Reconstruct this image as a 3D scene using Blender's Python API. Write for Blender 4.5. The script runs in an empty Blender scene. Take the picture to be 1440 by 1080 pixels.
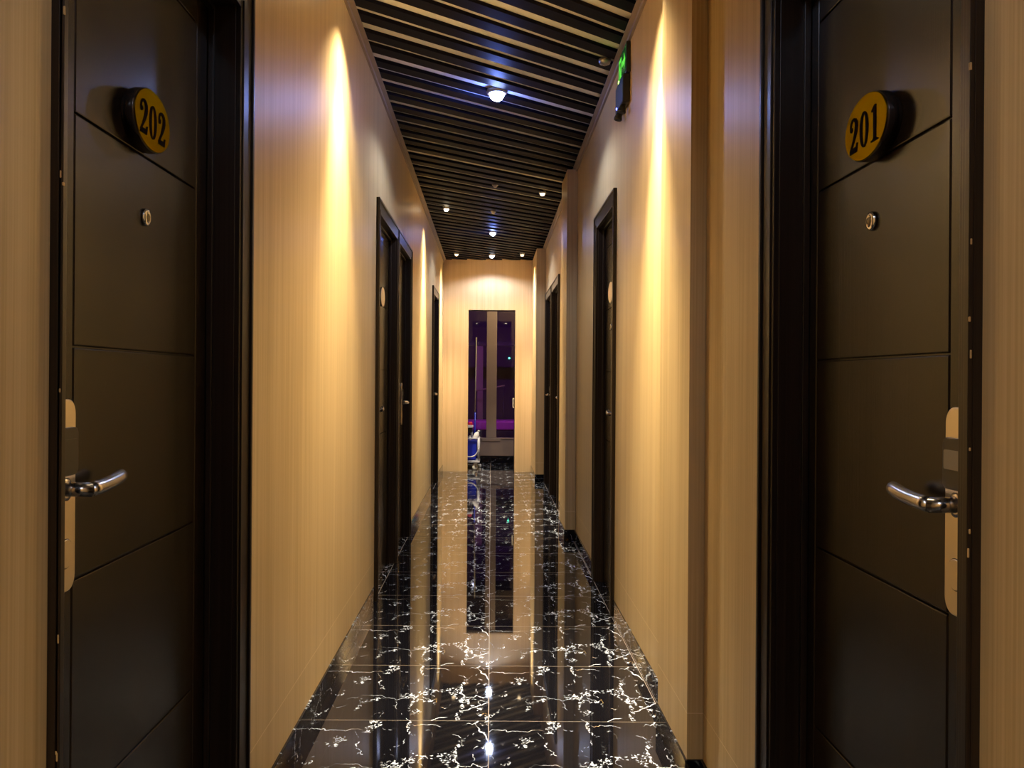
import bpy, bmesh, math, random
from mathutils import Vector
random.seed(7)
C = bpy.context.scene.collection
PI = math.pi

# ------------------------------------------------------------------ camera constants
CAM_H = 1.165
LEFT, RIGHT = 0.602, 0.612         # distance of the side walls from the camera axis
END_Y = 11.5                       # end wall
BACK_Y = -3.2
def ceil_z(y): return 2.727 - 0.0075 * y

# ------------------------------------------------------------------ materials
def new_mat(name):
    m = bpy.data.materials.new(name); m.use_nodes = True
    nt = m.node_tree
    b = nt.nodes['Principled BSDF']
    return m, nt, b
def plain(name, col, rough=0.5, metal=0.0, spec=0.5, emit=None, estr=0.0):
    m, nt, b = new_mat(name)
    b.inputs['Base Color'].default_value = (*col, 1)
    b.inputs['Roughness'].default_value = rough
    b.inputs['Metallic'].default_value = metal
    b.inputs['Specular IOR Level'].default_value = spec
    if emit:
        b.inputs['Emission Color'].default_value = (*emit, 1)
        b.inputs['Emission Strength'].default_value = estr
    return m
def N(nt, t, **kw):
    n = nt.nodes.new(t)
    for k, v in kw.items(): setattr(n, k, v)
    return n
def math_n(nt, op, a, b=None, c=None, clamp=False):
    n = nt.nodes.new('ShaderNodeMath'); n.operation = op; n.use_clamp = clamp
    for i, v in enumerate((a, b, c)):
        if v is None: continue
        if isinstance(v, (int, float)): n.inputs[i].default_value = v
        else: nt.links.new(v, n.inputs[i])
    return n.outputs[0]
def ramp(nt, fac, stops):
    n = nt.nodes.new('ShaderNodeValToRGB')
    e = n.color_ramp.elements
    while len(e) < len(stops): e.new(0.5)
    for el, (p, c) in zip(e, stops):
        el.position = p; el.color = (*c, 1)
    nt.links.new(fac, n.inputs[0])
    return n.outputs[0]
def mixc(nt, f, a, b, mode='MIX'):
    n = nt.nodes.new('ShaderNodeMix'); n.data_type = 'RGBA'; n.blend_type = mode
    if isinstance(f, (int, float)): n.inputs[0].default_value = f
    else: nt.links.new(f, n.inputs[0])
    for v, i in ((a, 6), (b, 7)):
        if isinstance(v, tuple): n.inputs[i].default_value = (*v, 1)
        else: nt.links.new(v, n.inputs[i])
    return n.outputs[2]

def wood_mat(name, dark, mid, light, rough, spec=0.5, fine=170.0, lengthwise=1.2, seam=False, bump=0.05, strips=0.5):
    m, nt, b = new_mat(name)
    tc = N(nt, 'ShaderNodeTexCoord')
    mp = N(nt, 'ShaderNodeMapping'); mp.inputs['Scale'].default_value = (fine, fine, lengthwise)
    nt.links.new(tc.outputs['Object'], mp.inputs[0])
    n1 = N(nt, 'ShaderNodeTexNoise'); n1.inputs['Scale'].default_value = 1.0; n1.inputs['Detail'].default_value = 3.0
    nt.links.new(mp.outputs[0], n1.inputs[0])
    mp2 = N(nt, 'ShaderNodeMapping'); mp2.inputs['Scale'].default_value = (fine / 9, fine / 9, lengthwise * .25)
    nt.links.new(tc.outputs['Object'], mp2.inputs[0])
    n2 = N(nt, 'ShaderNodeTexNoise'); n2.inputs['Scale'].default_value = 1.0; n2.inputs['Detail'].default_value = 2.0
    nt.links.new(mp2.outputs[0], n2.inputs[0])
    f = math_n(nt, 'ADD', math_n(nt, 'MULTIPLY', n1.outputs[0], 1 - strips), math_n(nt, 'MULTIPLY', n2.outputs[0], strips))
    col = ramp(nt, f, [(0.36, dark), (0.5, mid), (0.64, light)])
    if seam:                                   # narrow joint strip in the panelling a hand above the skirting
        sp = N(nt, 'ShaderNodeSeparateXYZ'); nt.links.new(tc.outputs['Object'], sp.inputs[0])
        d = math_n(nt, 'ABSOLUTE', math_n(nt, 'SUBTRACT', sp.outputs[2], 0.213))
        line = math_n(nt, 'LESS_THAN', d, 0.0012)
        col = mixc(nt, line, col, (min(1, light[0] * 1.25), min(1, light[1] * 1.3), light[2] * 1.5))
    nt.links.new(col, b.inputs['Base Color'])
    b.inputs['Roughness'].default_value = rough
    b.inputs['Specular IOR Level'].default_value = spec
    if bump:
        bp = N(nt, 'ShaderNodeBump'); bp.inputs['Strength'].default_value = bump; bp.inputs['Distance'].default_value = 0.002
        nt.links.new(n1.outputs[0], bp.inputs['Height']); nt.links.new(bp.outputs[0], b.inputs['Normal'])
    return m

M = {}
M['laminate'] = wood_mat('pale wood laminate', (.49, .35, .165), (.565, .415, .21), (.63, .48, .26), 0.38, 0.28, seam=True, strips=.38)
M['laminate_plain'] = wood_mat('pale wood laminate end', (.56, .385, .195), (.63, .445, .24), (.69, .505, .285), 0.36, 0.4, seam=False, strips=.4)
M['door_wood'] = wood_mat('dark espresso veneer', (.0085, .0052, .0030), (.0145, .0092, .0052), (.023, .0150, .0088), 0.25, 0.24, fine=240, bump=0.06, strips=.35)
M['casing_wood'] = wood_mat('dark casing veneer', (.010, .0055, .004), (.015, .009, .006), (.022, .0135, .009), 0.32, 0.32, fine=200, bump=0.04, strips=.3)
M['slat'] = plain('black stained slat', (.006, .006, .012), 0.5, spec=.04)
M['ceiling'] = plain('beige ceiling board', (.80, .83, .87), 0.85, spec=.2)
M['cornice'] = plain('taupe cornice strip', (.30, .25, .23), 0.5)
M['steel'] = plain('brushed steel', (.62, .57, .52), 0.24, 1.0)
M['satin'] = plain('satin plate metal', (.74, .66, .54), 0.3, 1.0)
M['chrome'] = plain('chrome', (.8, .78, .75), 0.1, 1.0)
M['gold'] = plain('polished brass', (.22, .165, .014), 0.26, 1.0)
M['gold'].node_tree.nodes['Principled BSDF'].inputs['Specular Tint'].default_value = (.45, .32, .04, 1)
M['gold_reflecting'] = plain('brass with wall reflection', (.86, .74, .52), 0.35, 0.85)  # brass of the far plates, pale wall reflection put into the colour
M['bronze'] = plain('dark bronze edge', (.05, .037, .03), 0.22, 0.6)
M['numeral'] = plain('black numeral enamel', (.006, .003, .004), 0.85, spec=.03)
M['black'] = plain('black plastic', (.012, .012, .014), 0.35)
M['slot'] = plain('grey reader window', (.28, .25, .19), 0.3)
M['lens'] = plain('dark glass lens', (.30, .22, .10), 0.05, 0.3)
M['chip'] = plain('bare wood chip', (.42, .27, .11), 0.7)
M['lamp_cool'] = plain('cool lamp lens', (.9, .92, 1), 0.3, emit=(.62, .75, 1.0), estr=30.0)
M['lamp_cool_dim'] = plain('cool lamp lens far', (.9, .92, 1), 0.3, emit=(.72, .80, 1.0), estr=6.0)
M['lamp_warm'] = plain('warm lamp lens', (1, .9, .7), 0.3, emit=(1.0, .80, .52), estr=14.0)
M['lamp_warm_dim'] = plain('warm lamp lens dimmer', (1, .9, .7), 0.3, emit=(1.0, .74, .42), estr=3.0)
M['lamp_off'] = plain('unlit lamp lens', (.55, .5, .48), 0.25)
M['lamp_ring'] = plain('grey lamp ring', (.30, .28, .28), 0.35, 0.8)
M['cart_grey'] = plain('pale grey plastic', (.42, .43, .50), 0.4)
M['cart_blue'] = plain('blue vinyl', (.006, .02, .42), 0.38)
M['white'] = plain('white plastic', (.82, .82, .84), 0.35)
M['red'] = plain('red plastic', (.6, .015, .04), 0.4)
M['rubber'] = plain('pale castor rubber', (.78, .76, .70), 0.5)
M['latch'] = plain('pale latch metal', (.66, .60, .48), 0.4, 0.2)
M['taupe_frame'] = plain('taupe painted frame', (.26, .19, .155), 0.45)
M['lobby_dark'] = plain('dark violet wall', (.09, .05, .10), 0.6)
M['lobby_floor'] = plain('dark lobby floor', (.03, .025, .03), 0.3)
M['cream'] = plain('cream plaster', (.34, .29, .20), 0.6)
M['bench'] = plain('magenta vinyl', (.62, .08, .50), 0.45)
M['bench_base'] = plain('dark bench base', (.03, .02, .035), 0.5)
M['added_violet'] = plain('unseen violet strip', (.5, .2, .8), 0.4, emit=(.42, .06, .8), estr=3.0)
M['green_led'] = plain('green indicator', (.1, .9, .6), 0.4, emit=(.10, 1.0, .60), estr=3.0)
M['green_sign'] = plain('green lit pictogram', (.1, .6, .1), 0.4, emit=(.10, .75, .04), estr=.4)
M['green_dark'] = plain('dark green sign face', (.01, .09, .02), 0.25, emit=(.02, .2, .02), estr=.08)
M['green_bright'] = plain('bright sign diode', (.5, 1, .2), 0.4, emit=(.50, 1.0, .10), estr=4.0)
M['blue_led'] = plain('blue indicator', (.1, .15, 1), 0.4, emit=(.12, .16, 1.0), estr=4.0)

def glass_mat():
    m, nt, b = new_mat('tinted window glass')
    b.inputs['Base Color'].default_value = (.86, .80, .88, 1)
    b.inputs['Roughness'].default_value = 0.02
    b.inputs['IOR'].default_value = 1.45
    b.inputs['Transmission Weight'].default_value = 1.0
    return m
M['glass'] = glass_mat()

def marble_mat(name, tiled):
    m, nt, b = new_mat(name)
    tc = N(nt, 'ShaderNodeTexCoord')
    sp = N(nt, 'ShaderNodeSeparateXYZ'); nt.links.new(tc.outputs['Object'], sp.inputs[0])
    T = 0.6
    if tiled:
        ux = math_n(nt, 'DIVIDE', math_n(nt, 'ADD', sp.outputs[0], 6.0), T)
        uy = math_n(nt, 'DIVIDE', math_n(nt, 'ADD', sp.outputs[1], 12.0 - 3.133 + .6 * 5 - 12.0 + 12.0), T)
        fx = math_n(nt, 'FRACT', ux); fy = math_n(nt, 'FRACT', uy)
    else:
        fx = math_n(nt, 'ADD', math_n(nt, 'DIVIDE', sp.outputs[1], T), sp.outputs[0])
        fy = math_n(nt, 'DIVIDE', sp.outputs[2], T)
    cb = N(nt, 'ShaderNodeCombineXYZ')
    nt.links.new(fx, cb.inputs[0]); nt.links.new(math_n(nt, 'MULTIPLY', fy, .52 if tiled else 1.0), cb.inputs[1])
    def warped(scale, amp, base, seed):
        n = N(nt, 'ShaderNodeTexNoise'); n.inputs['Scale'].default_value = scale; n.inputs['Detail'].default_value = 4.0
        o = N(nt, 'ShaderNodeVectorMath', operation='ADD'); o.inputs[1].default_value = (seed, seed * .7, seed * 1.3)
        nt.links.new(cb.outputs[0], o.inputs[0]); nt.links.new(o.outputs[0], n.inputs[0])
        s = N(nt, 'ShaderNodeVectorMath', operation='SUBTRACT'); s.inputs[1].default_value = (.5, .5, .5)
        nt.links.new(n.outputs[1], s.inputs[0])
        k = N(nt, 'ShaderNodeVectorMath', operation='SCALE'); k.inputs['Scale'].default_value = amp
        nt.links.new(s.outputs[0], k.inputs[0])
        a = N(nt, 'ShaderNodeVectorMath', operation='ADD')
        nt.links.new(base, a.inputs[0]); nt.links.new(k.outputs[0], a.inputs[1])
        return a.outputs[0]
    def noise(vec, scale, detail=3.0, off=0.0):
        n = N(nt, 'ShaderNodeTexNoise'); n.inputs['Scale'].default_value = scale; n.inputs['Detail'].default_value = detail
        o = N(nt, 'ShaderNodeVectorMath', operation='ADD'); o.inputs[1].default_value = (off, off * .37, off * .71)
        nt.links.new(vec, o.inputs[0]); nt.links.new(o.outputs[0], n.inputs[0])
        return n.outputs[0]
    def mr(v, a, bb, lo=0.0, hi=1.0):
        n = N(nt, 'ShaderNodeMapRange'); n.interpolation_type = 'SMOOTHSTEP'
        nt.links.new(v, n.inputs[0])
        n.inputs[1].default_value = a; n.inputs[2].default_value = bb; n.inputs[3].default_value = lo; n.inputs[4].default_value = hi
        return n.outputs[0]
    def vein(scale, width, stretch, amp1, amp2, seed):
        w = warped(2.6, amp1, cb.outputs[0], seed)
        w = warped(14.0, amp2, w, seed + 3)
        mp = N(nt, 'ShaderNodeMapping'); mp.inputs['Scale'].default_value = stretch; mp.inputs['Location'].default_value = (seed * 1.7, seed, 0)
        mp.inputs['Rotation'].default_value = (0, 0, math.radians(14))
        nt.links.new(w, mp.inputs[0])
        v = N(nt, 'ShaderNodeTexVoronoi', feature='DISTANCE_TO_EDGE'); v.inputs['Scale'].default_value = scale
        v.voronoi_dimensions = '2D'
        nt.links.new(mp.outputs[0], v.inputs[0])
        return mr(v.outputs['Distance'], width, width * 2.2, 1.0, 0.0)
    P = cb.outputs[0]
    # long thin veins
    v1 = math_n(nt, 'MULTIPLY', vein(1.7, .0021, (.45, 2.0, 1), .24, .085, 2.0), mr(noise(P, 5.0, 2, 5.1), .40, .50))
    # flaky chains of white chips that follow wandering lines
    fm = N(nt, 'ShaderNodeMapping'); fm.inputs['Scale'].default_value = (.8, 1.6, 1); fm.inputs['Rotation'].default_value = (0, 0, math.radians(-22))
    nt.links.new(warped(30.0, .03, P, 4.0), fm.inputs[0])
    flakes = mr(noise(fm.outputs[0], 78.0, 7, 9.0), .54, .565)
    v2 = math_n(nt, 'MULTIPLY', vein(2.8, .024, (1.25, .95, 1), .46, .12, 11.0), flakes)
    v2 = math_n(nt, 'MULTIPLY', v2, mr(noise(P, 4.0, 2, 1.3), .44, .53))
    v3 = math_n(nt, 'MULTIPLY', vein(4.6, .0042, (1, .9, 1), .34, .15, 21.0), mr(noise(P, 6.0, 2, 15.0), .48, .56))
    v3 = math_n(nt, 'MULTIPLY', v3, mr(noise(P, 32.0, 3, 3.0), .46, .54))
    tot = math_n(nt, 'MAXIMUM', v1, math_n(nt, 'MAXIMUM', v2, v3))
    if not tiled: tot = math_n(nt, 'MULTIPLY', tot, .5)
    gold = mr(noise(P, 5.5, 1, 31.0), 0.64, .70)
    vcol = mixc(nt, gold, (.66, .76, .98), (.42, .29, .13))
    col = mixc(nt, tot, (.0045, .0045, .007), vcol)
    if tiled:
        def edge(f):
            d = math_n(nt, 'SUBTRACT', .5, math_n(nt, 'ABSOLUTE', math_n(nt, 'SUBTRACT', f, .5)))
            return math_n(nt, 'LESS_THAN', d, 0.0022)
        g = math_n(nt, 'MAXIMUM', edge(fx), edge(fy))
        col = mixc(nt, g, col, (.22, .19, .17))
        rg = math_n(nt, 'ADD', math_n(nt, 'MULTIPLY', g, .3), .03)
        nt.links.new(rg, b.inputs['Roughness'])
    else:
        b.inputs['Roughness'].default_value = 0.06; b.inputs['Specular IOR Level'].default_value = .3
    nt.links.new(col, b.inputs['Base Color'])
    b.inputs['IOR'].default_value = 1.56
    return m
M['marble'] = marble_mat('black veined marble tile', True)
M['marble_skirt'] = marble_mat('black veined marble skirting', False)

# ------------------------------------------------------------------ mesh helpers
class MB:
    def __init__(self): self.bm = bmesh.new()
    def poly(self, pts, mi=0):
        f = self.bm.faces.new([self.bm.verts.new(p) for p in pts]); f.material_index = mi; return f
    def box(self, x0, x1, y0, y1, z0, z1, mi=0):
        a = [(x, y, z) for x in (x0, x1) for y in (y0, y1) for z in (z0, z1)]
        v = [self.bm.verts.new(p) for p in a]
        for q in ((0, 1, 3, 2), (4, 6, 7, 5), (0, 4, 5, 1), (2, 3, 7, 6), (0, 2, 6, 4), (1, 5, 7, 3)):
            self.bm.faces.new([v[i] for i in q]).material_index = mi
        return self
    def prism(self, base, ext, mi=0):
        """base: list of 3-D points (planar), ext: extrusion vector"""
        e = Vector(ext)
        a = [self.bm.verts.new(p) for p in base]; b = [self.bm.verts.new(Vector(p) + e) for p in base]
        n = len(a)
        self.bm.faces.new(a).material_index = mi; self.bm.faces.new(list(reversed(b))).material_index = mi
        for i in range(n):
            j = (i + 1) % n
            self.bm.faces.new([a[i], b[i], b[j], a[j]]).material_index = mi
        return self
    def tube(self, pts, rads, seg=16, mi=0, up=(0, 0, 1)):
        pts = [Vector(p) for p in pts]
        if isinstance(rads, (int, float)): rads = [rads] * len(pts)
        rings = []
        for i, p in enumerate(pts):
            t = (pts[min(i + 1, len(pts) - 1)] - pts[max(i - 1, 0)]).normalized()
            u = Vector(up)
            if abs(t.dot(u)) > .95: u = Vector((1, 0, 0)) if abs(t.x) < .9 else Vector((0, 1, 0))
            s = t.cross(u).normalized(); w = s.cross(t)
            rings.append([self.bm.verts.new(p + (s * math.cos(k * 2 * PI / seg) + w * math.sin(k * 2 * PI / seg)) * rads[i]) for k in range(seg)])
        for a, b in zip(rings, rings[1:]):
            for k in range(seg):
                f = self.bm.faces.new([a[k], a[(k + 1) % seg], b[(k + 1) % seg], b[k]]); f.material_index = mi; f.smooth = True
        self.bm.faces.new(rings[0]).material_index = mi; self.bm.faces.new(list(reversed(rings[-1]))).material_index = mi
        return self
    def lathe(self, origin, axis, profile, seg=32, mi=0, sx=1.0, sz=1.0):
        """profile: (radius, distance along axis) list; closed at both ends.  sx, sz stretch the section (second, third axis)"""
        o = Vector(origin); ax = Vector(axis).normalized()
        u = Vector((0, 0, 1)) if abs(ax.z) < .9 else Vector((1, 0, 0))
        s = ax.cross(u).normalized(); w = s.cross(ax)
        rings = [[self.bm.verts.new(o + ax * d + (s * math.cos(k * 2 * PI / seg) * sx + w * math.sin(k * 2 * PI / seg) * sz) * r) for k in range(seg)] for r, d in profile]
        for a, b in zip(rings, rings[1:]):
            for k in range(seg):
                f = self.bm.faces.new([a[k], a[(k + 1) % seg], b[(k + 1) % seg], b[k]]); f.material_index = mi; f.smooth = True
        self.bm.faces.new(rings[0]).material_index = mi; self.bm.faces.new(list(reversed(rings[-1]))).material_index = mi
        return self
    def swept(self, pts, normals, r, seg=24, cap=False, mi=0):
        """round bar whose rings may be cut at a slant (mitres)"""
        pts = [Vector(p) for p in pts]; rings = []
        n = len(pts)
        for i, p in enumerate(pts):
            t = (pts[min(i + 1, n - 1)] - pts[max(i - 1, 0)]).normalized()
            if i == 0: t = (pts[1] - pts[0]).normalized()
            nn = Vector(normals[i]).normalized() if normals[i] else t
            a = t.cross(Vector((0, 0, 1))).normalized(); b = a.cross(t)
            ring = []
            for k in range(seg):
                v = (a * math.cos(2 * PI * k / seg) + b * math.sin(2 * PI * k / seg)) * r
                v = v - t * (v.dot(nn) / t.dot(nn))
                ring.append(self.bm.verts.new(p + v))
            rings.append(ring)
        if cap:
            t = (pts[-1] - pts[-2]).normalized()
            rings.append([self.bm.verts.new(pts[-1] + (v.co - pts[-1]) * .8 + t * r * .35) for v in rings[-1]])
        for a, b in zip(rings, rings[1:]):
            for k in range(seg):
                f = self.bm.faces.new([a[k], a[(k + 1) % seg], b[(k + 1) % seg], b[k]]); f.material_index = mi; f.smooth = True
        self.bm.faces.new(rings[0]).material_index = mi; self.bm.faces.new(list(reversed(rings[-1]))).material_index = mi
        return self
    def build(self, name, mats, parent=None, bevel=0.0, seg=2):
        bmesh.ops.recalc_face_normals(self.bm, faces=self.bm.faces)
        off = root_loc(parent)
        if off.length: bmesh.ops.translate(self.bm, verts=self.bm.verts, vec=-off)
        me = bpy.data.meshes.new(name); self.bm.to_mesh(me); self.bm.free()
        for mm in (mats if isinstance(mats, (list, tuple)) else [mats]): me.materials.append(M[mm])
        o = bpy.data.objects.new(name, me); C.objects.link(o)
        if parent: o.parent = parent
        if bevel:
            md = o.modifiers.new('Bevel', 'BEVEL'); md.width = bevel; md.segments = seg; md.limit_method = 'ANGLE'; md.angle_limit = math.radians(40)
        return o
def flat_shade(o):
    for p in o.data.polygons: p.use_smooth = False
    return o
def root_loc(p):
    v = Vector((0, 0, 0))
    while p is not None:
        v += p.location; p = p.parent
    return v
def empty(name, loc):
    o = bpy.data.objects.new(name, None); C.objects.link(o); o.location = loc; o.empty_display_size = .1
    return o
def tag(o, label=None, cat=None, group=None, kind=None):
    if label: o['label'] = label
    if cat: o['category'] = cat
    if group: o['group'] = group
    if kind: o['kind'] = kind
    return o

# ------------------------------------------------------------------ setting: floor
fl = MB().box(-2.2, 2.2, BACK_Y, 12.66, -.06, 0).build('floor', 'marble')
tag(fl, 'polished black marble floor with white veins in large square tiles', 'floor', kind='structure')

# ------------------------------------------------------------------ doors (openings: side, near y, far y)
TOP = 2.03
JT = .018
WALL_T = .14
DOORS = [  # side, y0, y1, near casing width, far casing width, lock at, number, plate_z, label
    (-1, 1.28, 2.155, .026, .107, 'near', '202', 1.643, 'dark brown door with the oval brass plate reading 202, nearest on the left wall'),
    (1, 1.1835, 1.965, .036, .090, 'near', '201', 1.607, 'dark brown door with the oval brass plate reading 201, nearest on the right wall'),
    (-1, 4.87, 5.77, .08, .06, 'near', None, 1.63, 'second dark brown door on the left wall, the nearer of the adjoining pair'),
    (-1, 5.90, 6.74, .06, .08, 'far', None, 1.63, 'third dark brown door on the left wall, the farther of the adjoining pair'),
    (1, 4.58, 5.30, .06, .10, 'near', None, 1.63, 'dark brown door standing alone on the right wall between two pilasters'),
    (1, 8.32, 9.22, .08, .06, 'near', None, 1.63, 'dark brown door past the middle pilaster on the right, nearer of two side by side'),
    (1, 9.36, 10.20, .06, .08, 'far', None, 1.63, 'farthest dark brown door on the right wall, beside the last pilaster'),
    (-1, 9.42, 10.22, .08, .08, 'far', None, 1.63, 'farthest dark brown door on the left wall, near the end wall'),
]
LEAF_D = {}
for _i in range(1, 9): LEAF_D[_i] = .063 if _i <= 2 else .040
def W(s): return LEFT if s < 0 else RIGHT

def side_box(mb, s, d0, d1, y0, y1, z0, z1, mi=0):
    """box on a side wall; d = distance behind the wall face (negative = into the corridor)"""
    a, b = s * (W(s) + d0), s * (W(s) + d1)
    return mb.box(min(a, b), max(a, b), y0, y1, z0, z1, mi)

DIG = {}
def ribbon(path):
    quads = []
    L, R = [], []
    for i, (x, y, h) in enumerate(path):
        x0, y0, _ = path[max(i - 1, 0)]; x1, y1, _ = path[min(i + 1, len(path) - 1)]
        t = Vector((x1 - x0, y1 - y0)).normalized(); n = Vector((-t.y, t.x))
        L.append((x + n.x * h, y + n.y * h)); R.append((x - n.x * h, y - n.y * h))
    for i in range(len(path) - 1): quads.append([L[i], R[i], R[i + 1], L[i + 1]])
    return quads
def circ(cx, cy, rx, ry, n=24, a0=0, a1=2 * PI):
    return [(cx + rx * math.cos(a0 + (a1 - a0) * k / n), cy + ry * math.sin(a0 + (a1 - a0) * k / n)) for k in range(n)]
DIG['2'] = ribbon([(.07, .68, .03), (.065, .78, .028), (.10, .88, .03), (.18, .95, .034), (.28, .97, .038), (.39, .93, .055), (.465, .84, .075), (.475, .73, .085),
                   (.44, .61, .08), (.37, .48, .06), (.28, .35, .042), (.18, .23, .032), (.08, .11, .03), (.05, .06, .03)]) + \
    [circ(.115, .70, .075, .075, 14), [(.02, 0), (.50, 0), (.56, .25), (.515, .25), (.46, .155), (.10, .135)]]
o_, i_ = circ(.28, .5, .27, .5, 32), circ(.28, .5, .135, .455, 32)
DIG['0'] = [[o_[k], o_[(k + 1) % 32], i_[(k + 1) % 32], i_[k]] for k in range(32)]
DIG['1'] = [[(.20, .03), (.34, .03), (.34, .98), (.29, .98), (.20, .93)], [(.06, .84), (.08, .82), (.20, .86), (.20, .94), (.29, .985), (.22, .96)],
            [(.05, 0), (.49, 0), (.49, .035), (.38, .05), (.34, .10), (.20, .10), (.16, .05), (.05, .035)]]

def make_door(idx, s, y0, y1, cn, cf, lock, number, pz, label):
    root = empty('door_%d' % idx, (s * W(s), (y0 + y1) / 2, 0))
    tag(root, label, 'door', kind='structure')
    big = idx <= 2
    # frame: jamb lining, stop and casing
    f = MB()
    for (a, b, z0, z1) in ((y0 - JT, y0, 0, TOP + JT), (y1, y1 + JT, 0, TOP + JT), (y0, y1, TOP, TOP + JT)):
        side_box(f, s, 0.0, .125, a, b, z0, z1)
    pr = -.012
    def casing(a, b, z0, z1, inner):
        side_box(f, s, pr, 0.0, a, b, z0, z1)
    casing(y0 - cn, y0, 0, TOP + .075, 1); casing(y1, y1 + cf, 0, TOP + .075, 0); casing(y0, y1, TOP, TOP + .075, 2)
    # raised outer and inner beads on the casing face
    bw = .012
    side_box(f, s, pr - .006, pr, y0 - cn, y0 - cn + bw, 0, TOP + .075); side_box(f, s, pr - .006, pr, y1 + cf - bw, y1 + cf, 0, TOP + .075)
    side_box(f, s, pr - .004, pr, y1 + .014, y1 + .014 + bw, 0, TOP + .02); side_box(f, s, pr - .004, pr, y0 - .014 - bw, y0 - .014, 0, TOP + .02)
    side_box(f, s, pr - .006, pr, y0 - cn + bw, y1 + cf - bw, TOP + .075 - bw, TOP + .075)
    # door stop just in front of the leaf
    ds = LEAF_D[idx] - .014
    side_box(f, s, ds, LEAF_D[idx] - .001, y1 - .010, y1, 0, TOP - .010)
    side_box(f, s, ds, LEAF_D[idx] - .001, y0, y0 + .010, 0, TOP - .010); side_box(f, s, ds, LEAF_D[idx] - .001, y0, y1, TOP - .010, TOP)
    if big:                                     # worn chips along the near outer edge of the casing
        r = random.Random(idx * 5)
        for k in range(13):
            z = .25 + 1.9 * r.random(); h = .004 + .009 * r.random()
            yy = y0 - cn
            d0 = pr - .0062 + .004 * r.random()
            side_box(f, s, d0 - .0008, d0 + .0022, yy - .0004, yy + .0016 + .003 * r.random(), z, z + h, 1)
    f.build('door_frame', ['casing_wood', 'chip'], root, bevel=.0022)
    # leaf: slab, two stiles and six panels separated by cut grooves
    L = LEAF_D[idx]; g = .0034
    lf = MB()
    side_box(lf, s, L + .005, L + .045, y0 + .002, y1 - .002, .004, TOP - .002)
    near_w, far_w = (.186, .085) if lock == 'near' else (.085, .186)
    if s > 0 and lock == 'near': near_w, far_w = .174, .052
    ga, gb = y0 + near_w, y1 - far_w
    side_box(lf, s, L, L + .005, y0 + .002, ga - g / 2, .004, TOP - .002)
    side_box(lf, s, L, L + .005, gb + g / 2, y1 - .002, .004, TOP - .002)
    zs = [.004, .465, .838, 1.211, 1.584, 1.957, TOP - .002]
    if s > 0: zs = [.004, .450, .822, 1.206, 1.555, 1.905, TOP - .002]
    for a, b in zip(zs, zs[1:]):
        side_box(lf, s, L, L + .005, ga + g / 2, gb - g / 2, a + (g / 2 if a > .01 else 0), b - (g / 2 if b < TOP - .01 else 0))
    lf.build('door_leaf', 'door_wood', root, bevel=.0022)
    # lock plate
    if lock == 'near': pc = ga - .037; dirn = 1
    else: pc = gb + .037; dirn = -1
    px = s * (W(s) + L)
    def rrect(cy, z0, z1, w, r, n=6):
        pts = []
        for (ccy, ccz, a) in ((cy + w / 2 - r, z1 - r, 0), (cy - w / 2 + r, z1 - r, 90), (cy - w / 2 + r, z0 + r, 180), (cy + w / 2 - r, z0 + r, 270)):
            for k in range(n + 1):
                t = math.radians(a + 90 * k / n); pts.append((px, ccy + r * math.cos(t), ccz + r * math.sin(t)))
        return pts
    zt = 1.128; zb = .828
    pl = MB().prism(rrect(pc, zb, zt, .068, .024), (-s * .007, 0, 0)).build('lock_plate', 'satin', root, bevel=.002)
    px = s * (W(s) + L - .007)
    MB().prism(rrect(pc, 1.009, 1.084, .066, .012), (-s * .005, 0, 0)).build('card_reader', 'black', pl, bevel=.0015)
    px = s * (W(s) + L - .012)
    rd = MB(); rd.prism(rrect(pc + .004 * dirn, 1.038, 1.066, .044, .003), (-s * .0012, 0, 0)); rd.build('reader_window', 'black' if idx == 1 else 'slot', pl)
    kc = MB(); kc.lathe((s * (W(s) + L - .007), pc, .888), (-s, 0, 0), [(.0235, 0), (.0235, .0008), (.001, .0008)], 32, 0)
    kc.lathe((s * (W(s) + L - .0078), pc, .888), (-s, 0, 0), [(.0222, 0), (.0222, .0008), (.0212, .0016), (.001, .0016)], 32, 1)
    flat_shade(kc.build('keyhole_cover', ['black', 'satin'], pl))
    # lever handle: round neck out of the plate, mitred into a bar that runs along the door
    hz = .988; hr = .0114
    hx0 = s * (W(s) + L - .007); hx1 = s * (W(s) + L - .045)
    hd = MB()
    hd.lathe((hx0, pc, hz), (-s, 0, 0), [(.018, 0), (.018, .002), (.0125, .003), (.0115, .003)], 28)
    hd.swept([(hx0, pc, hz), (hx1, pc, hz)], [(s, 0, 0), (-s, dirn, 0)], hr)
    path = [(hx1 + s * .012 * (k / 8) ** 2, pc + dirn * .148 * k / 8, hz + .006 * (k / 8) ** 2) for k in range(9)]
    nr = [(-s, dirn, 0)] + [None] * 7 + [(0, dirn, 0)]
    hd.swept(path, nr, hr, cap=True)
    hd.build('lever_handle', 'steel', root)
    # peephole
    if number or idx in (5,):
        pc2 = (ga + gb) / 2 + (.012 if s < 0 else .00)
        if s > 0 and big: pc2 = 1.632
        if s < 0 and big: pc2 = 1.762
        zpe = 1.468 if s < 0 else 1.448
        pe = MB().lathe((s * (W(s) + L), pc2, zpe), (-s, 0, 0), [(.017, 0), (.017, .004), (.015, .0075), (.010, .0085), (.009, .006), (.001, .006)], 28).build('peephole', 'chrome', root)
        MB().lathe((s * (W(s) + L - .006), pc2, zpe), (-s, 0, 0), [(.0085, 0), (.007, .0025), (.004, .004), (.0006, .0045)], 20).build('lens', 'lens', pe)
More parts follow.
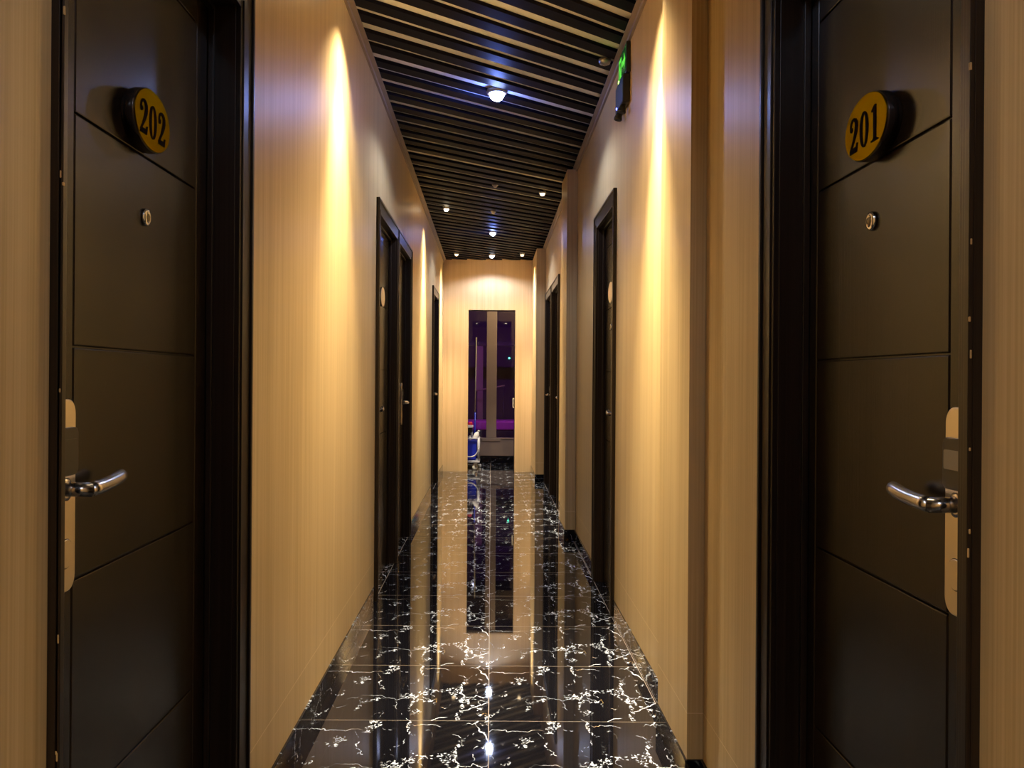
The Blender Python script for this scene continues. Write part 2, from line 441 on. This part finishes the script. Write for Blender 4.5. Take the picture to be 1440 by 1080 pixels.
    # oval number plate
    if number or idx in (3, 5):
        yc = {1: 1.730, 2: 1.604}.get(idx, (y0 + y1) / 2)
        A, B, TH = .092, .0575, .026 if number else .014
        dface = L - TH
        MBp = MB().lathe((s * (W(s) + L), yc, pz), (-s, 0, 0), [(.92, 0), (.95, .003), (.95, .008), (1, .009), (1, TH - .002), (.985, TH)], 48, sx=A, sz=B)
        pr_ = MBp.build('number_plate', 'bronze', root)
        fc = MB().lathe((s * (W(s) + dface), yc, pz), (-s, 0, 0), [(.975, 0), (.975, .0008), (.96, .0018), (.01, .0018)], 48, sx=A, sz=B)
        flat_shade(fc.build('plate_face', 'gold' if number else 'gold_reflecting', pr_))
        if number:
            H = .0625
            xs = s * (W(s) + dface - .0019)
            wtot = .131; adv = .0455
            for k, ch in enumerate(number):
                u0 = -wtot / 2 + k * adv
                d = MB()
                for q in DIG[ch]:
                    pts = [(xs, yc + (-s) * (u0 + x * H * 1.02), pz + (y - .5) * H - .0035) for x, y in q]
                    d.prism(pts, (-s * .0012, 0, 0))
                d.build('numeral', 'numeral', pr_)
    return root
for i, a in enumerate(DOORS): make_door(i + 1, *a)

# ------------------------------------------------------------------ side walls with openings
def side_wall(s, name, label):
    ops = sorted([(d[1] - JT, d[2] + JT) for d in DOORS if d[0] == s])
    mb = MB()
    y = BACK_Y
    for a, b in ops:
        side_box(mb, s, 0, WALL_T, y, a, 0, 3.0)
        side_box(mb, s, 0, WALL_T, a, b, TOP + JT, 3.0)
        y = b
    side_box(mb, s, 0, WALL_T, y, END_Y, 0, 3.0)
    return tag(mb.build(name, 'laminate'), label, 'wall', kind='structure')
side_wall(-1, 'wall_left', 'pale wood laminate wall along the left side of the corridor')
side_wall(1, 'wall_right', 'pale wood laminate wall along the right side of the corridor')

# pilasters on the right wall
PIL = [(2.63, 3.085, .566), (6.62, 7.13, .538), (10.42, END_Y - .001, .508)]
PL = ['broad pale wood pilaster next to the door numbered 201', 'pale wood pilaster past the lone door on the right wall', 'narrow pale wood pilaster in the corner of the end wall']
for k, (a, b, x) in enumerate(PIL):
    o = MB().box(x, RIGHT - .0005, a, b, .082, ceil_z(b) - .004).build('trim_%d' % (k + 3), 'laminate')
    tag(o, PL[k], 'pilaster', kind='structure')

# baseboards
SK_H, SK_T = .082, .009
def skirting(s, name, label):
    mb = MB()
    ops = sorted([(d[1] - d[3], d[2] + d[4]) for d in DOORS if d[0] == s])
    segs = []; y = BACK_Y
    for a, b in ops: segs.append((y, a)); y = b
    segs.append((y, END_Y))
    for a, b in segs:
        if b - a < .03: continue
        if s > 0:
            cur = a
            for (pa, pb, px) in PIL:
                if pa > a and pa < b:
                    if pa - .005 > cur: side_box(mb, s, -SK_T, -.0003, cur, pa - .005, 0, SK_H)
                    mb.box(px - .006, RIGHT - .0003, pa - .005, min(pb + .005, END_Y), 0, SK_H)
                    cur = min(pb + .005, END_Y)
            if b > cur + .01: side_box(mb, s, -SK_T, -.0003, cur, b, 0, SK_H)
        else:
            side_box(mb, s, -SK_T, -.0003, a, b, 0, SK_H)
    return tag(mb.build(name, 'marble_skirt', bevel=.0015), label, 'skirting', kind='structure')
skirting(-1, 'baseboard_left', 'black marble skirting at the foot of the left wall')
skirting(1, 'baseboard_right', 'black marble skirting at the foot of the right wall and pilasters')

# end wall with the open doorway, back wall
OX0, OX1, OZ = -.287, .299, 2.018
ew = MB()
ew.box(-2.2, OX0, END_Y, END_Y + .10, 0, 3.0); ew.box(OX1, 2.2, END_Y, END_Y + .10, 0, 3.0); ew.box(OX0, OX1, END_Y, END_Y + .10, OZ, 3.0)
tag(ew.build('wall_end', 'laminate_plain'), 'pale wood end wall with a narrow open doorway', 'wall', kind='structure')
dl = MB(); dl.box(OX0, OX1, END_Y + .012, END_Y + .10, OZ - .012, OZ - .0003)
dl.box(OX1 - .006, OX1 - .0003, END_Y + .03, END_Y + .10, 0, OZ - .012)
tag(dl.build('trim_6', 'casing_wood'), 'thin dark lining at the head of the doorway in the end wall', 'trim', kind='structure')
sk = empty('strike_plate', (OX1 - .006, END_Y + .05, .86)); tag(sk, 'small metal strike plate on the right jamb of the end doorway', 'strike plate')
p = MB(); x0, x1 = OX1 - .026, OX1 - .0065
zc = CAM_H - 34.5 * END_Y / 1296
p.box(x0, x1, END_Y + .03, END_Y + .04, zc + .048, zc + .06); p.box(x0, x1, END_Y + .03, END_Y + .04, zc - .06, zc - .048)
p.box(x0, x0 + .010, END_Y + .03, END_Y + .04, zc - .048, zc + .048)
p.build('rim', 'latch', sk); MB().box(x0 + .010, x1, END_Y + .034, END_Y + .04, zc - .048, zc + .048).build('bolt_recess', 'black', sk)
tag(MB().box(-.85, .85, BACK_Y - .1, BACK_Y, 0, 3.0).build('wall_back', 'laminate_plain'), 'pale wood wall behind the viewer', 'wall', kind='structure')

# ------------------------------------------------------------------ ceiling
SL = .84                                        # slats run away to the right: dy per dx
c = MB()
GAP_T = .0180
c.poly([(-.75, BACK_Y, ceil_z(BACK_Y) + GAP_T), (.75, BACK_Y, ceil_z(BACK_Y) + GAP_T), (.75, END_Y, ceil_z(END_Y) + GAP_T), (-.75, END_Y, ceil_z(END_Y) + GAP_T)])
c.poly([(-.75, BACK_Y, 3.02), (.75, BACK_Y, 3.02), (.75, END_Y, 3.02), (-.75, END_Y, 3.02)])
ce = tag(c.build('ceiling', 'ceiling'), 'beige ceiling behind dark diagonal slats', 'ceiling', kind='structure')
sb = MB()
PITCH = .18; SW = .073 / math.cos(math.atan(SL)) # width measured along y
xa, xb = -LEFT + .004, RIGHT - .004
k0 = int((BACK_Y - 1.2) / PITCH) - 1; k1 = int((END_Y + 1.2) / PITCH) + 2
rr = random.Random(3)
for k in range(k0, k1):
    y = .045 + k * PITCH + (.008 if k % 2 else -.008) + rr.uniform(-.005, .005)
    w = SW + rr.uniform(-.003, .003)
    dz = rr.uniform(-.0012, .0012)
    # parallelogram between the two walls, clipped to the corridor's length
    def clip(poly, lim, sign):
        out = []
        for i in range(len(poly)):
            p, q = poly[i], poly[(i + 1) % len(poly)]
            ip, iq = sign * (p[1] - lim) <= 0, sign * (q[1] - lim) <= 0
            if ip: out.append(p)
            if ip != iq:
                t = (lim - p[1]) / (q[1] - p[1]); out.append((p[0] + t * (q[0] - p[0]), lim))
        return out
    P = [(xa, y + SL * xa), (xb, y + SL * xb), (xb, y + SL * xb + w), (xa, y + SL * xa + w)]
    P = clip(P, END_Y - .002, 1)
    if len(P) >= 3: P = clip(P, BACK_Y + .002, -1)
    if len(P) < 3: continue
    # drop points that coincide
    Q = [p for i, p in enumerate(P) if (Vector(p) - Vector(P[i - 1])).length > 1e-5]
    if len(Q) < 3: continue
    sb.prism([(px, py, ceil_z(py) + dz) for px, py in Q], (0, 0, GAP_T - .001 - dz))
so = sb.build('ceiling_slats', 'slat', ce); so['label'] = 'black diagonal slats'
for s, nm, lb in ((-1, 'trim_1', 'taupe cornice strip along the top of the left wall'), (1, 'trim_2', 'taupe cornice strip along the top of the right wall')):
    t = MB()
    a, b = s * (W(s) - .0005), s * (W(s) - .034)
    y0, y1 = BACK_Y, END_Y - .001
    z0, z1 = ceil_z(y0), ceil_z(y1)
    for (h0, h1, u, v) in ((-.004, .0, a, b), (-.022, -.004, a, s * (W(s) - .012))):
        t.prism([(u, y0, z0 + h0), (v, y0, z0 + h0), (v, y0, z0 + h1), (u, y0, z0 + h1)], (0, y1 - y0, z1 - z0))
    tag(t.build(nm, 'cornice'), lb, 'cornice', kind='structure')

# ------------------------------------------------------------------ ceiling lamps
def spot(loc, target, power, color, size_deg, blend, radius=.025):
    l = bpy.data.lights.new('lamp_light', 'SPOT'); l.energy = power; l.color = color
    l.spot_size = math.radians(size_deg); l.spot_blend = blend; l.shadow_soft_size = radius
    o = bpy.data.objects.new('lamp_light', l); C.objects.link(o); o.location = loc
    o.rotation_euler = (Vector(target) - Vector(loc)).to_track_quat('-Z', 'Y').to_euler()
    return o
def point(loc, power, color, radius=.03):
    l = bpy.data.lights.new('lamp_glow', 'POINT'); l.energy = power; l.color = color; l.shadow_soft_size = radius
    o = bpy.data.objects.new('lamp_glow', l); C.objects.link(o); o.location = loc
    return o
def downlight(x, y, lens, label, r=.036, drop=.010, group='recessed ceiling downlights', z=None):
    z = ceil_z(y) if z is None else z
    root = empty('downlight', (x, y, z)); tag(root, label, 'downlight', group)
    MB().lathe((x, y, z + .010), (0, 0, -1), [(r * 1.25, 0), (r * 1.25, .010), (r * 1.12, .010 + drop), (r * .95, .010 + drop)], 28).build('lamp_ring', 'lamp_ring', root)
    dome = [(r * .86 * math.cos(t), r * .86 * math.sin(t)) for t in [k * PI / 18 for k in range(9)]] + [(r * .02, r * .86)]
    MB().lathe((x, y, z - drop + .0005), (0, 0, -1), dome, 24).build('lamp_lens', lens, root)
    return root
COOL, WARM = (.64, .74, 1.0), (1.0, .82, .52)
def cool(x, y, lab, power, lens='lamp_cool', glow=0, r=.034):
    downlight(x, y, lens, lab, r)
    z = ceil_z(y) - .044
    spot((x, y, z), (x, y, 0), power, COOL, 150, .35, .03)
    if glow: point((x, y, z - .022), glow, (.08, .18, 1.0), .02)
def warm(x, y, lab, power, lens='lamp_warm', beam=60):
    downlight(x, y, lens, lab, .024)
    z = ceil_z(y) - .036
    sg = 1 if x > 0 else -1
    spot((x, y, z), (x - sg * .05, y, 0), power * 3, WARM, 112, .75, .02)          # wide spill
    spot((x, y, z), (x + sg * .17, y, 0), beam * 3.2, WARM, 56, 1.0, .02)          # narrow reflector beam grazing the wall
cool(.021, 4.91, 'bright bluish white downlight, nearest one visible in the middle of the slatted ceiling', 34, glow=2.2, r=.046)
cool(.008, 9.40, 'smaller bluish white downlight, next along the middle of the ceiling beyond the brightest one', 20, glow=.8)
cool(.0, 11.05, 'faint white downlight in the middle of the ceiling just before the end wall', 26, 'lamp_cool_dim')
cool(.0, .35, 'bluish white downlight in the ceiling straight above the viewer', 16)
downlight(.022, 7.20, 'lamp_off', 'unlit downlight in the middle of the ceiling between the two bluish ones, nearer one', .020, .004)
downlight(.010, 8.30, 'lamp_off', 'unlit downlight in the middle of the ceiling just in front of the smaller bluish lamp', .020, .004)
warm(-.405, 8.14, 'warm white downlight by the left wall above the gap after the third left door', 13, beam=115)
warm(.405, 7.45, 'warm downlight by the right wall above the middle pilaster', 13, 'lamp_warm_dim', beam=100)
warm(-.42, 10.95, 'warm downlight in the ceiling corner between left wall and end wall', 8, 'lamp_warm_dim', beam=75)
warm(.36, 10.95, 'warm downlight near the last pilaster before the end wall', 8, 'lamp_warm_dim', beam=75)
warm(-.41, 3.62, 'warm downlight by the left wall above the stretch after door 202', 15, beam=70)
warm(.40, 3.30, 'warm downlight by the right wall above the far edge of the broad pilaster', 15, beam=125)
warm(-.41, -.6, 'warm downlight by the left wall behind the viewer', 20, beam=45)
warm(.41, -.6, 'warm downlight by the right wall behind the viewer', 20, beam=45)

# ------------------------------------------------------------------ exit sign and emergency lamp on the right wall
ex = empty('exit_sign', (RIGHT, 4.22, 2.55)); tag(ex, 'slim green lit exit sign mounted high on the right wall under the cornice', 'exit sign')
MB().box(RIGHT - .020, RIGHT - .0005, 4.10, 4.35, 2.535, 2.672).build('housing', 'black', ex, bevel=.003)
MB().box(RIGHT - .0212, RIGHT - .0202, 4.112, 4.338, 2.546, 2.661).build('sign_panel', 'green_dark', ex)
pg = MB(); xs = RIGHT - .0224
def flat(pts, mi=0): pg.prism([(xs, 4.225 + (a - 4.005) * .92, b) for a, b in pts], (.0012, 0, 0), mi)
flat([(3.90, 2.604), (3.94, 2.64), (3.94, 2.616), (4.00, 2.616), (4.00, 2.592), (3.94, 2.592), (3.94, 2.568)])          # arrow
flat([(4.03, 2.56), (4.045, 2.56), (4.045, 2.635), (4.095, 2.635), (4.095, 2.56), (4.11, 2.56), (4.11, 2.65), (4.03, 2.65)])   # doorway
flat([(4.055, 2.56), (4.066, 2.56), (4.075, 2.585), (4.085, 2.61), (4.07, 2.618), (4.058, 2.59)])
pg.build('pictogram', 'green_sign', ex)
MB().lathe((RIGHT - .0212, 4.325, 2.556), (-1, 0, 0), [(.009, 0), (.007, .003), (.001, .004)], 14).build('indicator', 'green_bright', ex)
em = empty('emergency_spotlight', (RIGHT, 4.22, 2.38)); tag(em, 'black emergency lamp box with a blue diode below the green exit sign', 'emergency light')
MB().box(RIGHT - .034, RIGHT - .0005, 4.11, 4.35, 2.405, 2.532).build('housing', 'black', em, bevel=.006)
for yy in (4.17, 4.29):
    MB().lathe((RIGHT - .022, yy, 2.409), (-.25, 0, -1), [(.012, 0), (.014, .012), (.020, .034), (.018, .040), (.004, .034)], 20).build('lamp_head', 'black', em)
MB().lathe((RIGHT - .034, 4.30, 2.425), (-1, 0, 0), [(.006, 0), (.005, .003), (.001, .004)], 14).build('indicator', 'blue_led', em)
de = empty('smoke_detector', (.535, 4.42, ceil_z(4.42))); tag(de, 'small grey round detector at the slat ends beside the exit sign', 'detector')
MB().lathe((.535, 4.42, ceil_z(4.42) + .004), (0, 0, -1), [(.030, 0), (.030, .010), (.024, .022), (.010, .028), (.001, .028)], 24).build('dome', 'lamp_ring', de)
MB().lathe((.535, 4.42, ceil_z(4.42) - .023), (0, 0, -1), [(.006, 0), (.005, .003), (.001, .004)], 12).build('indicator', 'slot', de)

# ------------------------------------------------------------------ beyond the end wall: cross passage, window partition, lobby
PY = 12.66
for s, nm in ((-1, 'wall_passage_left'), (1, 'wall_passage_right')):
    o = MB().box(s * 2.2 - .05, s * 2.2 + .05, END_Y + .1, 17.6, 0, 3.0).build(nm, 'lobby_dark')
    tag(o, 'dark violet side wall of the passage past the end doorway, ' + ('left' if s < 0 else 'right') + ' end', 'wall', kind='structure')
o = MB().box(-2.2, 2.2, END_Y + .1, 17.6, 2.70, 2.78).build('ceiling_passage', 'lobby_dark'); tag(o, 'dark ceiling of the passage and lobby past the end doorway', 'ceiling', kind='structure')
o = MB().box(-2.2, 2.2, 17.6, 17.7, 0, 3.0).build('wall_lobby', 'lobby_dark'); tag(o, 'dark violet far wall of the lobby behind the glass', 'wall', kind='structure')
o = MB().box(-2.2, 2.2, PY + .0005, 17.6, -.06, 0).build('floor_lobby', 'lobby_floor'); tag(o, 'dark lobby floor behind the glass partition', 'floor', kind='structure')
wn = empty('window_1', (0, PY, 0)); tag(wn, 'taupe framed glass partition seen through the end doorway', 'window', kind='structure')
fr = MB(); SILL = .345
fr.box(-.062, .078, PY, PY + .09, SILL + .001, 2.62); fr.box(-2.15, 2.15, PY, PY + .09, 2.62, 2.699)
for xx in (-1.3, -.7, .7, 1.3): fr.box(xx - .07, xx + .07, PY, PY + .09, SILL + .001, 2.62)
fr.build('window_frame', 'taupe_frame', wn, bevel=.004)
fr = MB(); fr.box(-2.15, 2.15, PY + .005, PY + .10, .10, SILL); fr.box(-.12, .135, PY - .006, PY + .005, SILL - .045, SILL); fr.box(-2.15, 2.15, PY - .004, PY + .005, SILL - .012, SILL)
fr.build('lower_panel', 'taupe_frame', wn, bevel=.003)
MB().box(-2.15, 2.15, PY - .008, PY + .10, 0, .099).build('skirting', 'marble_skirt', wn)
for a, b in ((-.63, -.063), (.079, .63), (-1.23, -.77), (.77, 1.23)):
    MB().box(a, b, PY + .04, PY + .046, SILL + .001, 2.619).build('pane', 'glass', wn)
# lobby furniture
b = empty('bench', (0, 15.1, 0)); tag(b, 'long low magenta bench in the violet lobby behind the glass', 'bench')
MB().box(-1.7, 1.7, 14.95, 15.5, 0, .318).build('base', 'bench_base', b, bevel=.01)
MB().box(-1.7, 1.7, 14.93, 15.52, .32, .475).build('cushion', 'bench', b, bevel=.03, seg=3)
o = MB().box(-.262, -.14, 15.9, 16.15, 0, 1.72).build('column', 'cream'); tag(o, 'pale narrow column in the lobby behind the left pane', 'column', kind='structure')
o = MB().box(-2.1, 2.1, 15.9, 16.15, 1.725, 1.80).build('beam', 'bench_base'); tag(o, 'dark low beam across the lobby behind the glass', 'beam', kind='structure')
hr = empty('glass_reflection', (0, 15.62, .9)); tag(hr, 'pale sloping bar added behind the mullion in place of a reflection in the glass', 'glass_reflection')  # added bar, shaped after a reflection in the glass
MB().tube([(-.27, 15.62, .952), (.235, 15.62, 1.045)], .012, 12).build('reflection_bar', 'cream', hr)
MB().tube([(-.24, 15.62, .0), (-.24, 15.62, .952)], .010, 10).build('post', 'bench_base', hr); MB().tube([(.21, 15.62, .0), (.21, 15.62, 1.036)], .010, 10).build('post', 'bench_base', hr)
o = MB().lathe((.345, 17.599, 1.552), (0, -1, 0), [(.016, 0), (.015, .010), (.009, .016), (.001, .017)], 18).build('indicator_bulb', 'green_led')
tag(o, 'tiny green indicator lamp on the lobby wall behind the right pane', 'indicator lamp')
downlight(-.30, 17.2, 'lamp_cool_dim', 'pinpoint white lamp in the lobby ceiling behind the left pane', .03, .01, 'lobby lamps', 2.6995)
o = MB().box(-1.8, 1.8, 13.16, 13.24, 2.66, 2.699).build('added_light_strip', 'added_violet'); tag(o, 'unseen violet strip added on the lobby ceiling to tint the lobby', 'light strip')  # added source for the violet glow, hidden above the doorway head
def area(loc, target, power, color, sx, sy):
    l = bpy.data.lights.new('added_strip_light', 'AREA'); l.energy = power; l.color = color; l.shape = 'RECTANGLE'; l.size = sx; l.size_y = sy
    o = bpy.data.objects.new('added_strip_light', l); C.objects.link(o); o.location = loc
    o.rotation_euler = (Vector(target) - Vector(loc)).to_track_quat('-Z', 'Y').to_euler()
area((0, 13.2, 2.65), (0, 15.2, .6), 20, (.52, .14, .85), 3.4, .05)  # violet area light added with the strip to tint the lobby
spot((.75, 12.05, 2.64), (.2, 12.3, 0), 42, WARM, 150, .5, .03)  # added warm light for the lower panel, its lamp out of view
downlight(.75, 12.05, 'lamp_warm', 'added warm lamp, unseen in the cross passage, to brighten the lower panel', .03, .01, 'added passage lamps', 2.6995)

# ------------------------------------------------------------------ cleaning cart just past the doorway
CX1, CY = -.136, 11.70
ct = empty('cleaning_cart', (-.45, CY + .15, 0)); tag(ct, 'grey cleaning cart with a blue bag standing behind the left jamb of the end doorway', 'cart')
MB().box(-.80, CX1, CY, CY + .34, .090, .118).build('base_tray', 'cart_grey', ct, bevel=.006)
for (px, py) in ((CX1 - .016, CY + .016), (CX1 - .016, CY + .324), (-.784, CY + .016), (-.784, CY + .324)):
    MB().tube([(px, py, .118), (px, py, .405)], .015, 14).build('post', 'cart_grey', ct)
rim = MB(); zt = .398
rim.tube([(-.784, CY + .016, zt), (CX1 - .016, CY + .016, zt), (CX1 - .016, CY + .324, zt), (-.784, CY + .324, zt), (-.784, CY + .016, zt)], .010, 10)
rim.build('top_rail', 'cart_grey', ct)
bag = MB()
cross = [(-.76, .122), (CX1 - .05, .122), (CX1 - .040, .20), (CX1 - .036, .37), (-.77, .37)]
bag.prism([(x, CY + .03, z) for x, z in cross], (0, .28, 0)); bg = bag.build('bag', 'cart_blue', ct, bevel=.014, seg=3)
band = MB(); band.tube([(-.62, CY + .016, .170), (-.24, CY + .010, .166), (-.20, CY + .008, .182), (-.165, CY + .006, .225), (-.152, CY + .004, .28)], .0085, 10)
band.build('strap', 'white', ct)
up = MB(); up.box(-.80, -.225, CY + .03, CY + .31, .535, .552); up.box(-.80, -.225, CY + .03, CY + .04, .552, .566)
up.build('upper_tray', 'white', ct, bevel=.004)
MB().box(-.80, -.235, CY + .05, CY + .29, .47, .5345).build('drawer_box', 'black', ct, bevel=.006)
MB().tube([(-.245, CY + .17, .372), (-.245, CY + .17, .47)], .014, 12).build('support', 'cart_grey', ct)
MB().tube([(-.70, CY + .17, .372), (-.70, CY + .17, .47)], .014, 12).build('support', 'cart_grey', ct)
for px in (CX1 - .055, -.73):
    for py in (CY + .022, CY + .29):
        w = MB()
        w.lathe((px - .006, py - .009, .034), (0, 1, 0), [(.016, 0), (.030, .001), (.034, .004), (.034, .014), (.030, .017), (.016, .018)], 24)
        w.build('castor_wheel', 'rubber', ct)
        fk = MB(); fk.box(px - .008, px + .024, py - .014, py - .010, .034, .080); fk.box(px - .008, px + .024, py + .010, py + .014, .034, .080)
        fk.box(px - .008, px + .024, py - .014, py + .014, .078, .090); fk.build('castor_fork', 'steel', ct, bevel=.002)
def bottle(name, x, y, z, r, h, tilt, mat, capm, label, group):
    root = empty(name, (x, y, z)); tag(root, label, 'bottle', group)
    ax = Vector((math.sin(tilt), 0, math.cos(tilt)))
    MB().lathe((x, y, z), ax, [(r * .9, 0), (r, .008), (r, h * .55), (r * .45, h * .78), (r * .40, h * .84)], 20).build('body', mat, root)
    MB().lathe(Vector((x, y, z)) + ax * h * .84, ax, [(r * .5, 0), (r * .5, h * .13), (r * .2, h * .16)], 16).build('cap', capm, root)
bottle('spray_bottle', -.205, CY + .06, .390, .034, .125, math.radians(28), 'white', 'cart_grey', 'tilted white bottle on the right end of the cart bag', 'bottles on the cleaning cart')
bottle('spray_bottle', -.262, CY + .06, .372, .016, .062, 0, 'white', 'white', 'small upright white bottle beside the tilted one on the cart', 'bottles on the cleaning cart')
o = MB().lathe((-.262, CY + .10, .553), (0, 0, 1), [(.028, 0), (.030, .01), (.030, .035), (.024, .05), (.002, .055)], 20).build('red_tub', 'red'); tag(o, 'small red tub on the white upper tray of the cart', 'tub')
mp = empty('mop', (-.207, CY + .36, .15)); tag(mp, 'mop with a long pale handle standing upright behind the cart', 'mop')
MB().tube([(-.208, CY + .365, .04), (-.205, CY + .365, .72)], .011, 10).build('grip', 'cart_blue', mp)
MB().tube([(-.205, CY + .365, .7205), (-.196, CY + .365, 1.70)], .0085, 10).build('handle', 'cream', mp)
MB().box(-.30, -.12, CY + .348, CY + .385, .0, .04).build('head', 'white', mp, bevel=.008)

# ------------------------------------------------------------------ camera, world, view
cd = bpy.data.cameras.new('camera'); co = bpy.data.objects.new('camera', cd); C.objects.link(co)
co.location = (0, 0, CAM_H); co.rotation_euler = (PI / 2, math.radians(-.4), 0)
cd.sensor_width = 36; cd.lens = 36 * 1296 / 1440
cd.shift_x = (720 - 690.5) / 1440; cd.shift_y = -(540 - 532) / 1440
cd.clip_start = .02
sc = bpy.context.scene; sc.camera = co
w = bpy.data.worlds.new('world'); sc.world = w; w.use_nodes = True
w.node_tree.nodes['Background'].inputs[0].default_value = (.5, .42, .36, 1); w.node_tree.nodes['Background'].inputs[1].default_value = 0.0
vs = sc.view_settings; vs.view_transform = 'Standard'; vs.look = 'None'; vs.exposure = 1.05; vs.gamma = 1.0; vs.use_curve_mapping = False
sc.cycles.use_denoising = True
sc.cycles.max_bounces = 10; sc.cycles.diffuse_bounces = 6; sc.cycles.glossy_bounces = 5
sc.cycles.sample_clamp_indirect = 4.0
sc.cycles.caustics_reflective = False
